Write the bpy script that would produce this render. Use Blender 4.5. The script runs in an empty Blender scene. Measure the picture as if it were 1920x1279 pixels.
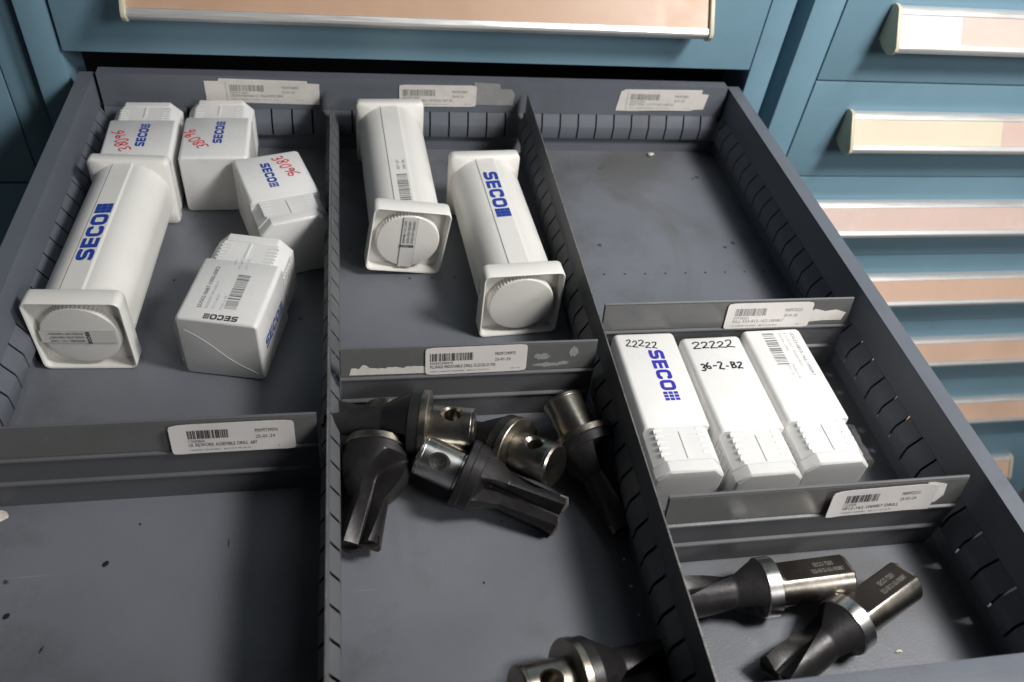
import bpy, bmesh, math, random
from mathutils import Vector, Matrix
random.seed(7)
sc = bpy.context.scene
COL = sc.collection
R = math.radians

# ------------------------------------------------------------------ camera
# drawer space: x to the right, y into the cabinet, z up; drawer floor z = 0,
# rear wall y = 0, slot pitch 17 mm
cam_d = bpy.data.cameras.new('camera')
cam = bpy.data.objects.new('camera', cam_d); COL.objects.link(cam)
cam_d.sensor_width = 36.0; cam_d.lens = 28.834
cam_d.clip_start = 0.01; cam_d.clip_end = 50
CL = Vector((0.0210, -0.6571, 0.4133))
_p, _y, _r = R(44.5703), R(14.3933), R(8.2981)
_f = Vector((math.sin(_y)*math.cos(_p), math.cos(_y)*math.cos(_p), -math.sin(_p)))
_x = Vector((math.cos(_y), -math.sin(_y), 0)); _u = _x.cross(_f)
_x2 = _x*math.cos(_r)+_u*math.sin(_r); _u2 = -_x*math.sin(_r)+_u*math.cos(_r)
Mc = Matrix.Identity(4)
for i in range(3):
    Mc[i][0] = _x2[i]; Mc[i][1] = _u2[i]; Mc[i][2] = -_f[i]; Mc[i][3] = CL[i]
cam.matrix_world = Mc
cam_d.dof.use_dof = True; cam_d.dof.focus_distance = 0.53; cam_d.dof.aperture_fstop = 9.0
sc.camera = cam

# ------------------------------------------------------------------ light
w = bpy.data.worlds.new('World'); sc.world = w; w.use_nodes = True
bg = w.node_tree.nodes['Background']
bg.inputs[0].default_value = (0.80, 0.90, 1.0, 1); bg.inputs[1].default_value = 0.022
def area(name, loc, target, size, size_y, power, col):
    l = bpy.data.lights.new(name, 'AREA'); l.shape = 'RECTANGLE'; l.size = size; l.size_y = size_y
    l.energy = power; l.color = col
    o = bpy.data.objects.new(name, l); COL.objects.link(o); o.location = loc
    o.rotation_euler = (Vector(target)-Vector(loc)).to_track_quat('-Z', 'Y').to_euler()
    return o
area('key_lamp', (0.65, -0.52, 0.77), (0.35, -0.1, 0.0), 0.19, 0.19, 9.2, (1.0, 0.965, 0.93))
area('front_fill_lamp', (1.60, -2.10, 1.30), (0.6, -0.1, -0.1), 0.60, 0.60, 21.0, (1.0, 0.98, 0.96))  # added fill from the front right for cabinet fronts and box faces
area('overhead_fill', (0.95, -0.30, 2.2), (0.2, -0.2, 0.0), 1.0, 0.8, 5.0, (0.92, 0.97, 1.0))  # added soft fill from above, lifts floor shadows and white plastic
sc.view_settings.view_transform = 'Standard'; sc.view_settings.look = 'None'
sc.view_settings.exposure = 0.0; sc.view_settings.gamma = 1.0
sc.render.engine = 'CYCLES'

# ------------------------------------------------------------------ materials
def nodes(name):
    m = bpy.data.materials.new(name); m.use_nodes = True
    nt = m.node_tree; return m, nt, nt.nodes['Principled BSDF']
def N(nt, t, **k):
    n = nt.nodes.new(t)
    for a, b in k.items():
        if a in n.inputs: n.inputs[a].default_value = b
        else: setattr(n, a, b)
    return n
def mat(name, rgb, rough=0.5, metal=0.0, mottle=0.08, scale=40, bump=0.0, bscale=900, spec=0.5,
        streak=None, scratch=None, stain=None, wear=None, spots=None, dirt=None, coat=0.0, rvar=0.12):
    """procedural surface: base colour with soft mottling, optional dark spots, dirt and worn specks"""
    m, nt, b = nodes(name); L = nt.links.new
    tc = N(nt, 'ShaderNodeTexCoord'); mp = N(nt, 'ShaderNodeMapping'); L(tc.outputs['Object'], mp.inputs[0])
    if streak: mp.inputs['Scale'].default_value = streak
    n1 = N(nt, 'ShaderNodeTexNoise', Scale=scale, Detail=5.0, Roughness=0.6); L(mp.outputs[0], n1.inputs['Vector'])
    cr = N(nt, 'ShaderNodeValToRGB'); L(n1.outputs[0], cr.inputs[0])
    c0 = [max(0, c*(1-mottle)) for c in rgb]; c1 = [min(1, c*(1+mottle)) for c in rgb]
    cr.color_ramp.elements[0].position = .3; cr.color_ramp.elements[1].position = .7
    cr.color_ramp.elements[0].color = (*c0, 1); cr.color_ramp.elements[1].color = (*c1, 1)
    col = cr.outputs[0]
    def layer(fac, colour):
        nonlocal col
        mx = N(nt, 'ShaderNodeMix', data_type='RGBA'); L(fac, mx.inputs[0]); L(col, mx.inputs[6])
        mx.inputs[7].default_value = (*colour, 1); col = mx.outputs[2]
    def ramp(src, a, bb, inv=False, top=1.0):
        r = N(nt, 'ShaderNodeMapRange'); L(src, r.inputs[0]); r.inputs[1].default_value = a; r.inputs[2].default_value = bb
        r.inputs[3].default_value = top if inv else 0; r.inputs[4].default_value = 0 if inv else top
        return r.outputs[0]
    if dirt:       # (colour, scale, threshold, amount)
        n = N(nt, 'ShaderNodeTexNoise', Scale=dirt[1], Detail=8.0, Roughness=0.72); L(tc.outputs['Object'], n.inputs['Vector'])
        layer(ramp(n.outputs[0], dirt[2], dirt[2]+.16, top=dirt[3]), dirt[0])
    if stain:      # (colour, scale, threshold, amount): broad oily patches
        n = N(nt, 'ShaderNodeTexNoise', Scale=stain[1], Detail=4.0, Roughness=0.55, Distortion=.6); L(tc.outputs['Object'], n.inputs['Vector'])
        layer(ramp(n.outputs[0], stain[2], stain[2]+.10, top=stain[3]), stain[0])
    if scratch:    # (colour, amount, angle): fine directional scuffs
        for k_, an in ((1, scratch[2]), (1.7, scratch[2]+83)):
            m2 = N(nt, 'ShaderNodeMapping'); L(tc.outputs['Object'], m2.inputs[0]); m2.inputs['Rotation'].default_value = (0, R(an) if metal == -1 else 0, R(an)); m2.inputs['Scale'].default_value = (9*k_, 420*k_, 420*k_)
            n = N(nt, 'ShaderNodeTexNoise', Scale=1.0, Detail=2.0); L(m2.outputs[0], n.inputs['Vector'])
            nn = N(nt, 'ShaderNodeTexNoise', Scale=18.0*k_, Detail=2.0); L(tc.outputs['Object'], nn.inputs['Vector'])
            mu = N(nt, 'ShaderNodeMath', operation='MULTIPLY'); L(ramp(n.outputs[0], .70, .76, top=scratch[1]), mu.inputs[0]); L(ramp(nn.outputs[0], .50, .62), mu.inputs[1]); layer(mu.outputs[0], scratch[0])
    if spots:      # (colour, scale, radius, amount)
        v = N(nt, 'ShaderNodeTexVoronoi', Scale=spots[1]); L(tc.outputs['Object'], v.inputs['Vector'])
        nn = N(nt, 'ShaderNodeTexNoise', Scale=spots[1]*.35, Detail=2.0); L(tc.outputs['Object'], nn.inputs['Vector'])
        mu = N(nt, 'ShaderNodeMath', operation='MULTIPLY'); L(ramp(v.outputs['Distance'], spots[2]*.6, spots[2], True, spots[3]), mu.inputs[0])
        L(ramp(nn.outputs[0], .63, .66), mu.inputs[1]); layer(mu.outputs[0], spots[0])
    if wear:       # (colour, scale, threshold, amount)
        n = N(nt, 'ShaderNodeTexNoise', Scale=wear[1], Detail=3.0, Roughness=.5); L(tc.outputs['Object'], n.inputs['Vector'])
        layer(ramp(n.outputs[0], wear[2], wear[2]+.03, top=wear[3]), wear[0])
    L(col, b.inputs['Base Color'])
    rr = N(nt, 'ShaderNodeMapRange'); L(n1.outputs[0], rr.inputs[0])
    rr.inputs[1].default_value = .3; rr.inputs[2].default_value = .7
    rr.inputs[3].default_value = max(.03, rough-rvar); rr.inputs[4].default_value = min(1, rough+rvar)
    L(rr.outputs[0], b.inputs['Roughness'])
    b.inputs['Metallic'].default_value = metal; b.inputs['Specular IOR Level'].default_value = spec
    b.inputs['Coat Weight'].default_value = coat
    if bump:
        nb = N(nt, 'ShaderNodeTexNoise', Scale=bscale, Detail=3.0); L(mp.outputs[0], nb.inputs['Vector'])
        bp = N(nt, 'ShaderNodeBump', Strength=bump, Distance=0.0004); L(nb.outputs[0], bp.inputs['Height']); L(bp.outputs[0], b.inputs['Normal'])
    return m

GREY = (0.128, 0.142, 0.168)
M = {}
M['floor'] = mat('grey_floor_paint', (0.158, 0.168, 0.192), .40, 0, .07, 9, .25, 700, scratch=((.30, .31, .33), .38, 12), stain=((.105, .105, .10), 5.5, .56, .65),
                 dirt=((0.075, 0.075, 0.07), 7, .52, .55), spots=((.02, .02, .02), 75, .17, .85), wear=((.45, .45, .44), 330, .80, .7))
M['grey'] = mat('grey_wall_paint', GREY, .45, 0, .06, 14, .22, 800, spec=.3, dirt=((0.09, 0.088, 0.082), 11, .54, .5),
                wear=((.42, .42, .42), 260, .79, .7))
M['divider'] = mat('grey_divider_paint', (0.120, 0.124, 0.132), .42, 0, .07, 16, .2, 800, spec=.35, dirt=((0.2, 0.2, 0.19), 14, .60, .5),
                   wear=((.5, .5, .48), 230, .77, .8))
M['edge'] = mat('rubbed_bare_edge', (0.30, 0.29, 0.27), .35, .6, .35, 120, .2, 500, dirt=((.10, .10, .10), 60, .50, .8))
M['strip'] = mat('clear_label_strip', (0.130, 0.132, 0.130), .22, 0, .10, 22, .1, 300, dirt=((0.26, 0.26, 0.25), 20, .60, .5))
M['nearblack'] = mat('shade_and_spot_black', (0.006, 0.006, 0.007), .9, 0, .1, 30)  # shade inside slots and holes painted near-black; also the floor spots
M['blue'] = mat('blue_cabinet_paint', (0.190, 0.330, 0.420), .40, 0, .05, 8, .2, 900, scratch=((.30, .42, .48), .3, 35), dirt=((0.14, 0.25, 0.32), 6, .55, .5),
                wear=((.35, .42, .45), 190, .81, .6))
M['steelbox'] = mat('cabinet_inside_shade', (0.02, 0.022, 0.025), .7, 0, .1, 20)  # shade of the cabinet interior put into a near-black colour
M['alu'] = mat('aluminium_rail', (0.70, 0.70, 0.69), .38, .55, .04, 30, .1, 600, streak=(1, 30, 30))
M['cream'] = mat('cream_plastic', (0.62, 0.58, 0.43), .45, 0, .06, 40, .1, 500)
M['peach'] = mat('peach_paper', (0.66, 0.445, 0.33), .45, 0, .07, 14, .1, 120, dirt=((.72, .56, .46), 9, .56, .7))
M['tan'] = mat('tan_paper', (0.52, 0.34, 0.235), .40, 0, .07, 14, .1, 120, dirt=((.60, .44, .34), 9, .56, .6))
M['pink'] = mat('pink_paper', (0.66, 0.50, 0.44), .45, 0, .06, 16, .1, 120, dirt=((.74, .63, .57), 12, .55, .7))
M['ivory'] = mat('ivory_paper', (0.70, 0.63, 0.48), .45, 0, .04, 14)
M['paper'] = mat('white_label_paper', (0.74, 0.71, 0.69), .42, 0, .035, 60, .15, 200, dirt=((.60, .55, .53), 35, .58, .5))
M['insertpaper'] = mat('white_insert_paper', (0.62, 0.63, 0.64), .4, 0, .03, 30)
M['oldpaper'] = mat('old_label_paper', (0.70, 0.68, 0.64), .5, 0, .05, 70, .3, 250, dirt=((.56, .53, .48), 60, .55, .6))
M['film'] = mat('greyed_label_tape', (0.29, 0.30, 0.30), .25, 0, .06, 60, .2, 200)
M['white'] = mat('white_plastic', (0.79, 0.785, 0.77), .34, 0, .018, 30, .10, 500, dirt=((.70, .69, .65), 26, .60, .5))
M['whiter'] = mat('ivory_white_plastic', (0.80, 0.785, 0.745), .36, 0, .02, 30, .08, 500, dirt=((.68, .65, .58), 24, .60, .5))
for k_ in ('white', 'whiter'):
    b_ = M[k_].node_tree.nodes['Principled BSDF']; b_.inputs['Subsurface Weight'].default_value = .22; b_.inputs['Subsurface Radius'].default_value = (1, .9, .75); b_.inputs['Subsurface Scale'].default_value = .003
def clear_film():
    m, nt, b = nodes('clear_wrapping_film'); b.inputs['Base Color'].default_value = (.9, .9, .9, 1); b.inputs['Roughness'].default_value = .12
    b.inputs['Alpha'].default_value = .05; tc = N(nt, 'ShaderNodeTexCoord'); nb = N(nt, 'ShaderNodeTexNoise', Scale=160.0, Detail=3.0)
    nt.links.new(tc.outputs['Object'], nb.inputs['Vector']); bp = N(nt, 'ShaderNodeBump', Strength=.5, Distance=.0008)
    nt.links.new(nb.outputs[0], bp.inputs['Height']); nt.links.new(bp.outputs[0], b.inputs['Normal']); return m
M['clear'] = clear_film()
M['blueink'] = mat('blue_ink', (0.018, 0.055, 0.36), .4, 0, .12, 200)
M['violetink'] = mat('violet_blue_ink', (0.04, 0.035, 0.42), .4, 0, .12, 200)
M['black'] = mat('black_ink', (0.02, 0.02, 0.022), .5, 0, .2, 300)
M['greyink'] = mat('grey_ink', (0.20, 0.20, 0.20), .5, 0, .25, 300)
M['paleink'] = mat('pale_grey_ink', (0.42, 0.42, 0.42), .5, 0, .15, 300)
M['red'] = mat('red_marker', (0.72, 0.05, 0.09), .45, 0, .25, 250)
M['steel'] = mat('ground_steel', (0.36, 0.335, 0.295), .30, 1, .05, 50, .08, 400, dirt=((.20, .17, .14), 45, .50, .6), rvar=.07)
M['brightsteel'] = mat('bright_steel', (0.56, 0.55, 0.53), .28, 1, .05, 50, .06, 400, dirt=((.40, .38, .35), 50, .56, .5), rvar=.06)
M['flange'] = mat('oiled_steel', (0.29, 0.265, 0.225), .34, 1, .2, 60, .25, 300, dirt=((.12, .10, .08), 70, .52, .7))
M['coated'] = mat('dark_coated_steel', (0.040, 0.0375, 0.039), .40, .6, .16, 60, .2, 500, dirt=((.022, .020, .020), 60, .55, .6))
M['flat'] = mat('blackened_flat', (0.085, 0.075, 0.070), .38, .9, .08, 60, .08, 500)
M['etch'] = mat('etched_mark', (0.42, 0.40, 0.36), .5, .5, .25, 400)
M['carbide'] = mat('carbide', (0.10, 0.09, 0.08), .38, .9, .2, 60)
M['rubber'] = mat('black_rubber', (0.012, 0.012, 0.013), .5, 0, .1, 40)
M['chip'] = mat('pale_scrap', (0.66, 0.62, 0.54), .6, 0, .1, 90)
M['ground'] = mat('dark_floor', (0.10, 0.10, 0.10), .6, 0, .1, 4)

# ------------------------------------------------------------------ builders
def link(name, me, material, parent=None, label=None):
    o = bpy.data.objects.new(name, me); COL.objects.link(o)
    if material is not None:
        me.materials.clear(); me.materials.append(material if not isinstance(material, str) else M[material])
    if parent is not None: o.parent = parent
    if label: o['label'] = label
    return o
def thing(name, label, cat, matrix=None, group=None):
    o = bpy.data.objects.new(name, None); COL.objects.link(o); o.empty_display_size = .01
    if matrix is not None: o.matrix_world = matrix
    o['label'] = label; o['category'] = cat
    if group: o['group'] = group
    return o
class MB:
    def __init__(s): s.v = []; s.f = []
    def add(s, vs, fs):
        b = len(s.v); s.v += [tuple(p) for p in vs]; s.f += [tuple(i+b for i in q) for q in fs]; return s
    def box(s, x0, x1, y0, y1, z0, z1):
        vs = [(x, y, z) for z in (z0, z1) for y in (y0, y1) for x in (x0, x1)]
        return s.add(vs, [(0, 2, 3, 1), (4, 5, 7, 6), (0, 1, 5, 4), (2, 6, 7, 3), (0, 4, 6, 2), (1, 3, 7, 5)])
    def sheet(s, path, fn, a, b):
        """open strip: 2-D path swept from a to b; fn(p, t) -> 3-D"""
        n = len(path); vs = [fn(p, a) for p in path]+[fn(p, b) for p in path]
        return s.add(vs, [(i, i+1, n+i+1, n+i) for i in range(n-1)])
    def loft(s, secs, cap0=True, cap1=True):
        n = len(secs[0]); vs = [p for q in secs for p in q]; fs = []
        for k in range(len(secs)-1):
            for i in range(n):
                j = (i+1) % n; fs.append((k*n+i, k*n+j, (k+1)*n+j, (k+1)*n+i))
        if cap0: fs.append(tuple(range(n))[::-1])
        if cap1: fs.append(tuple(range((len(secs)-1)*n, len(secs)*n)))
        return s.add(vs, fs)
    def mesh(s, name, smooth=None, bevel=0, seg=2):
        me = bpy.data.meshes.new(name); me.from_pydata(s.v, [], s.f); me.update()
        bm = bmesh.new(); bm.from_mesh(me)
        bmesh.ops.recalc_face_normals(bm, faces=bm.faces)
        if bevel:
            es = [e for e in bm.edges if len(e.link_faces) == 2 and e.calc_face_angle(0) > R(35)]
            bmesh.ops.bevel(bm, geom=es, offset=bevel, segments=seg, profile=.6, affect='EDGES', clamp_overlap=True)
        bm.to_mesh(me); bm.free()
        if smooth is not None: shade(me, smooth)
        return me
    def build(s, name, material, parent=None, smooth=None, bevel=0, label=None, seg=2):
        return link(name, s.mesh(name, smooth, bevel, seg), material, parent, label)
def shade(me, ang):
    """smooth faces, with edges sharper than ang kept hard"""
    for p in me.polygons: p.use_smooth = True
    bm = bmesh.new(); bm.from_mesh(me)
    for e in bm.edges:
        e.smooth = not (len(e.link_faces) != 2 or e.calc_face_angle(0) > R(ang))
    bm.to_mesh(me); bm.free()
def rrect(w, h, r, n=4, cx=0, cz=0):
    """rounded rectangle outline (n = 1 gives a chamfer)"""
    out = []
    for qx, qz, a0 in ((1, 1, 0), (-1, 1, 90), (-1, -1, 180), (1, -1, 270)):
        for k in range(n+1):
            a = R(a0+90*k/n); out.append((cx+qx*(w/2-r)+r*math.cos(a), cz+qz*(h/2-r)+r*math.sin(a)))
    return out
def sec(pts, y): return [(a, y, b) for a, b in pts]
def frame(o, xd, yd):
    """matrix with given origin and u, v directions; normal = u x v"""
    xd = Vector(xd).normalized(); zd = xd.cross(Vector(yd)).normalized(); yd = zd.cross(xd)
    m = Matrix.Identity(4)
    for i in range(3): m[i][0] = xd[i]; m[i][1] = yd[i]; m[i][2] = zd[i]; m[i][3] = o[i]
    return m
def place(x, y, z=0, rz=0, rx=0, ry=0):
    return Matrix.Translation((x, y, z)) @ Matrix.Rotation(R(rz), 4, 'Z') @ Matrix.Rotation(R(ry), 4, 'Y') @ Matrix.Rotation(R(rx), 4, 'X')

# ---- flat print: strokes, logo, bars, words
def smooth_path(pts, r, closed=False, seg=5):
    out = []; n = len(pts)
    for i, p in enumerate(pts):
        if not closed and i in (0, n-1): out.append(Vector(p)); continue
        a = Vector(pts[i-1]); b = Vector(p); c = Vector(pts[(i+1) % n])
        d1 = (a-b); d2 = (c-b); k = min(r, d1.length*.5, d2.length*.5)
        s_ = b+d1.normalized()*k; e = b+d2.normalized()*k
        for t in range(seg+1):
            u = t/seg; out.append(s_*(1-u)**2+b*2*u*(1-u)+e*u*u)
    return out
def stroke(mb, pts, wd, Mx, closed=False):
    n = len(pts); P = [Vector(p) for p in pts]; L_ = []; R_ = []
    for i in range(n):
        a = P[i-1] if (i > 0 or closed) else P[i]; c = P[(i+1) % n] if (i < n-1 or closed) else P[i]
        t = (c-a)
        if t.length < 1e-9: t = Vector((1, 0))
        t.normalize(); nn = Vector((-t.y, t.x))
        k = 1.0
        if (i > 0 or closed) and (i < n-1 or closed):
            d1 = (P[i]-a); 
            if d1.length > 1e-9: k = 1/max(.55, abs(d1.normalized().dot(t)))
        L_.append(P[i]+nn*wd/2*k); R_.append(P[i]-nn*wd/2*k)
    vs = [Mx @ Vector((p.x, p.y, 0)) for p in L_+R_]
    fs = [(i, i+1, n+i+1, n+i) for i in range(n-1)]
    if closed: fs.append((n-1, 0, n, 2*n-1))
    mb.add(vs, fs)
def rect(mb, x0, x1, y0, y1, Mx): mb.add([Mx @ Vector(p) for p in ((x0, y0, 0), (x1, y0, 0), (x1, y1, 0), (x0, y1, 0))], [(0, 1, 2, 3)])
def logo(parent, Mx, h, material='blueink', name='logo', st=1.0, sq=.8):
    Mx = Mx @ Matrix.Diagonal((st, 1, 1, 1)); mb = MB(); S = Mx @ Matrix.Scale(h, 4); t = .25; w_ = .84; x = 0; q = t/2
    stroke(mb, smooth_path([(w_, 1-q-.06), (w_-.14, 1-q), (q, 1-q), (q, .5), (w_-q, .5), (w_-q, q), (.14, q), (0, q+.06)], .2), t, S)
    x += w_+.12; E_ = Matrix.Translation((x*h, 0, 0))
    S2 = Mx @ Matrix.Translation((x*h, 0, 0)) @ Matrix.Scale(h, 4)
    rect(mb, 0, .27, 0, 1, S2)
    for y in (0, .385, .77): rect(mb, .27, .76, y, y+.23, S2)
    x += .76+.12; S3 = Mx @ Matrix.Translation((x*h, 0, 0)) @ Matrix.Scale(h, 4)
    stroke(mb, smooth_path([(w_-q, .66), (w_-q, 1-q), (q, 1-q), (q, q), (w_-q, q), (w_-q, .34)], .22), t, S3)
    x += w_+.1; S4 = Mx @ Matrix.Translation((x*h, 0, 0)) @ Matrix.Scale(h, 4)
    stroke(mb, smooth_path([(.9-q, 1-q), (q, 1-q), (q, q), (.9-q, q)], .22, True), t, S4, True)
    x += .9+.12; S5 = Mx @ Matrix.Translation((x*h, 0, 0)) @ Matrix.Scale(h, 4)
    for i in range(3):
        for j in range(3): rect(mb, i*.27, i*.27+.27*sq, j*.345, j*.345+.345*sq, S5)
    return mb.build(name, material, parent)
LOGO_LEN = .84+.12+.76+.12+.84+.1+.9+.12+.76
def barcode(parent, Mx, w_, h, material='black', n=30, seed=1, name='barcode'):
    mb = MB(); rn = random.Random(seed); x = 0; bars = []
    for i in range(n):
        a = rn.choice((1, 1, 2, 3)); b = rn.choice((1, 1, 2, 2, 3)); bars.append((x, a)); x += a+b
    for s_, a in bars: rect(mb, s_/x*w_, (s_+a)/x*w_, 0, h, Mx)
    return mb.build(name, material, parent)
def words(parent, Mx, rows, material='black', name='lettering'):
    """rows: (text, x, y, size, width or None); one mesh of all the lines"""
    mb = MB()
    for txt, x, y, size, wd in rows:
        cu = bpy.data.curves.new('t', 'FONT'); cu.body = txt; cu.size = size; cu.resolution_u = 2
        ob = bpy.data.objects.new('t', cu); COL.objects.link(ob)
        dg = bpy.context.evaluated_depsgraph_get(); me = bpy.data.meshes.new_from_object(ob.evaluated_get(dg))
        xs = [v.co.x for v in me.vertices] or [0, 1]; k = 1 if wd is None else wd/max(1e-6, max(xs)-min(xs))
        mb.add([Mx @ Vector((x+v.co.x*k, y+v.co.y, 0)) for v in me.vertices], [tuple(p.vertices) for p in me.polygons])
        bpy.data.objects.remove(ob); bpy.data.curves.remove(cu); bpy.data.meshes.remove(me)
    return mb.build(name, material, parent)
GL = {'2': [[(0, .78), (.12, .97), (.38, 1), (.5, .8), (.36, .5), (0, .03), (.2, .08), (.6, 0)]],
      '3': [[(.02, .9), (.25, 1), (.5, .84), (.4, .6), (.2, .52), (.45, .42), (.5, .16), (.25, 0), (0, .1)]],
      '6': [[(.45, 1), (.15, .7), (.02, .3), (.14, .03), (.4, .05), (.5, .28), (.35, .46), (.08, .34)]],
      '8': [[(.48, .86), (.25, 1), (.05, .82), (.18, .58), (.42, .38), (.46, .12), (.24, 0), (.03, .16), (.2, .46), (.42, .66), (.5, .84)]],
      '0': [[(.3, 1), (.06, .8), (.02, .3), (.2, 0), (.44, .12), (.52, .6), (.38, .95), (.28, 1)]],
      '9': [[(.46, .8), (.26, .98), (.05, .76), (.18, .52), (.42, .62), (.48, .88), (.44, .4), (.36, .0)]],
      '-': [[(.05, .45), (.42, .48)]],
      'B': [[(.08, 1), (.1, 0)], [(.06, .95), (.42, .92), (.46, .66), (.12, .54), (.5, .42), (.5, .1), (.06, .02)]],
      '4': [[(.1, 1), (.04, .5), (.46, .5)], [(.42, .95), (.4, 0)]], '.': [[(.1, .3), (.22, .34)]]}
def handwriting(parent, Mx, text, h, total, wd, material, seed=3, wob=.06, name='handwriting'):
    mb = MB(); rn = random.Random(seed); step = total/len(text)
    for i, ch in enumerate(text):
        sc_ = h*(1+rn.uniform(-.1, .12)); sl = rn.uniform(-.15, .35); dy = rn.uniform(-wob, wob)*h; wd_ = step*.82/.55
        for st in GL[ch]:
            pts = [((i*step)+(p[0]+sl*p[1]*.4+rn.uniform(-.05, .05))*wd_, dy+(p[1]+rn.uniform(-.06, .06))*sc_) for p in st]
            stroke(mb, smooth_path(pts, h*.22, seg=3), wd, Mx)
    return mb.build(name, material, parent)
def slab(parent, name, outline, Mx, th, material, label=None):
    n = len(outline); mb = MB()
    mb.loft([[Mx @ Vector((p[0], p[1], 0)) for p in outline], [Mx @ Vector((p[0], p[1], th)) for p in outline]])
    return mb.build(name, material, parent, label=label)
def sticker(parent, Mx, w_, h, seed, code, date, lines, label=None, material='paper', ink='black', curl=0.0, name='label_sticker'):
    """barcode sticker, u to the right, v up, origin at its lower left corner; corner may curl off the surface"""
    n = 14; mb = MB(); th = .00022; r = .0022
    def zz(x): return .0003+curl*max(0, (abs(x/w_-.5)-.30)/.2)**2*.0011
    top = []; 
    cols = []
    for i in range(n+1):
        x = w_*i/n
        if i == 0: x = 0.0
        ins = 0
        for lim in (x, w_-x):
            if lim < r: ins = r-math.sqrt(max(0, r*r-(r-lim)**2))
        cols.append((x, ins))
    extra = [(r*.3, r-math.sqrt(r*r-(r*.7)**2)), (w_-r*.3, r-math.sqrt(r*r-(r*.7)**2))]
    cols = sorted(set(cols+extra))
    vs = []
    for x, ins in cols:
        for y, z in ((ins, zz(x)), (h-ins, zz(x)), (h-ins, zz(x)-th), (ins, zz(x)-th)): vs.append(Mx @ Vector((x, y, z)))
    fs = []
    for i in range(len(cols)-1):
        a = 4*i; b = a+4
        fs += [(a, b, b+1, a+1), (a+1, b+1, b+2, a+2), (a+2, b+2, b+3, a+3), (a+3, b+3, b, a)]
    fs += [(0, 1, 2, 3), (4*len(cols)-1, 4*len(cols)-2, 4*len(cols)-3, 4*len(cols)-4)]
    mb.add(vs, fs); o = mb.build(name, material, parent, smooth=40, label=label)
    P = Mx @ Matrix.Translation((0, 0, .0003+.00009))
    barcode(o, P @ Matrix.Translation((w_*.045, h*.50, 0)), w_*.42, h*.29, ink, 34, seed)
    words(o, P, [(code, w_*.68, h*.64, h*.17, w_*.20), (date, w_*.68, h*.43, h*.16, w_*.155),
                 (lines[0], w_*.045, h*.375, h*.13, w_*.22), (lines[1], w_*.045, h*.235, h*.165, w_*.64)], ink)
    words(o, P, [(lines[2], w_*.045, h*.09, h*.075, w_*.58), ('IN  01', w_*.85, h*.10, h*.07, w_*.08)], 'greyink', 'fine_print')
    return o

# ------------------------------------------------------------------ dimensions (metres)
PT = .017
XL, XR, YF = -.1877, .3612, -.5304
X1, X2 = 0.0, .170
HW = .0650          # wall height
HD = .0605          # divider height
YC = .008           # cabinet front plane
# profile of a slotted wall: (offset into the drawer, z) from the top down
RIB = [(0, .0385), (.0009, .0365), (.0052, .0292), (.0056, .0275), (.0056, .0170), (.0046, .0155), (0, .0145)]

def slotted(parent, name, fn, a, b, off, material='grey', gap=.0015):
    """rib with slots every 17 mm: the pieces between the slots, one sheet with thickness"""
    mb = MB(); k = math.floor((a-off)/PT); s_ = a
    inner = [(max(p-.0007, -.0006), z) for p, z in RIB]
    while s_ < b-1e-6:
        e = min(b, off+(k+1)*PT); s0 = s_+(gap/2 if s_ > a else 0); e0 = e-(gap/2 if e < b else 0)
        if e0-s0 > .0005:
            loop0 = [fn(p, s0) for p in RIB]+[fn(p, s0) for p in inner[::-1]]
            loop1 = [fn(p, e0) for p in RIB]+[fn(p, e0) for p in inner[::-1]]
            mb.loft([loop0, loop1])
        s_ = e; k += 1
    return mb.build(name, material, parent, smooth=50)

# ================================================================== SETTING
g = MB().box(-3, 4, -3, 2, -.86, -.85).build('floor', 'ground'); g['kind'] = 'structure'

# ---- cabinet bodies
def cabinet(label, posts, inner, zlo=-.85, zhi=.55, yp=YC, depth=.62):
    t = thing('tool_cabinet', label, 'cabinet', place(0, 0, 0))
    for x0, x1 in posts:
        mb = MB().box(x0, x1, yp, yp+.05, zlo, zhi); mb.build('post', 'blue', t, smooth=40, bevel=.0016)
    x0, x1 = inner
    MB().box(x0, x1, yp+depth-.01, yp+depth, zlo, zhi).build('back_panel', 'steelbox', t)
    MB().box(x0-.002, x0+.001, yp+.0505, yp+depth-.011, zlo, zhi).build('side_panel', 'steelbox', t)
    MB().box(x1-.001, x1+.002, yp+.0505, yp+depth-.011, zlo, zhi).build('side_panel', 'steelbox', t)
    MB().box(x0, x1, yp+.001, yp+depth, zhi+.0005, zhi+.02).build('top_panel', 'blue', t)
    MB().box(x0, x1, yp+.012, yp+depth, zlo, zlo+.06).build('plinth', 'blue', t)
    return t
cabinet('blue steel tool cabinet whose drawer is pulled open', [(-.2330, -.2090), (.3785, .4015)], (-.2335, .4015))
YR = YC-.008
cabinet('blue steel cabinet with a column of closed shallow drawers', [(.4135, .4430), (1.095, 1.12)], (.4135, 1.12), yp=YR+.001)
cabinet('dark blue neighbouring cabinet standing in shade beside the open drawer', [(-.262, -.2375), (-.90, -.875)], (-.90, -.2375), yp=YC+.012)

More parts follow.
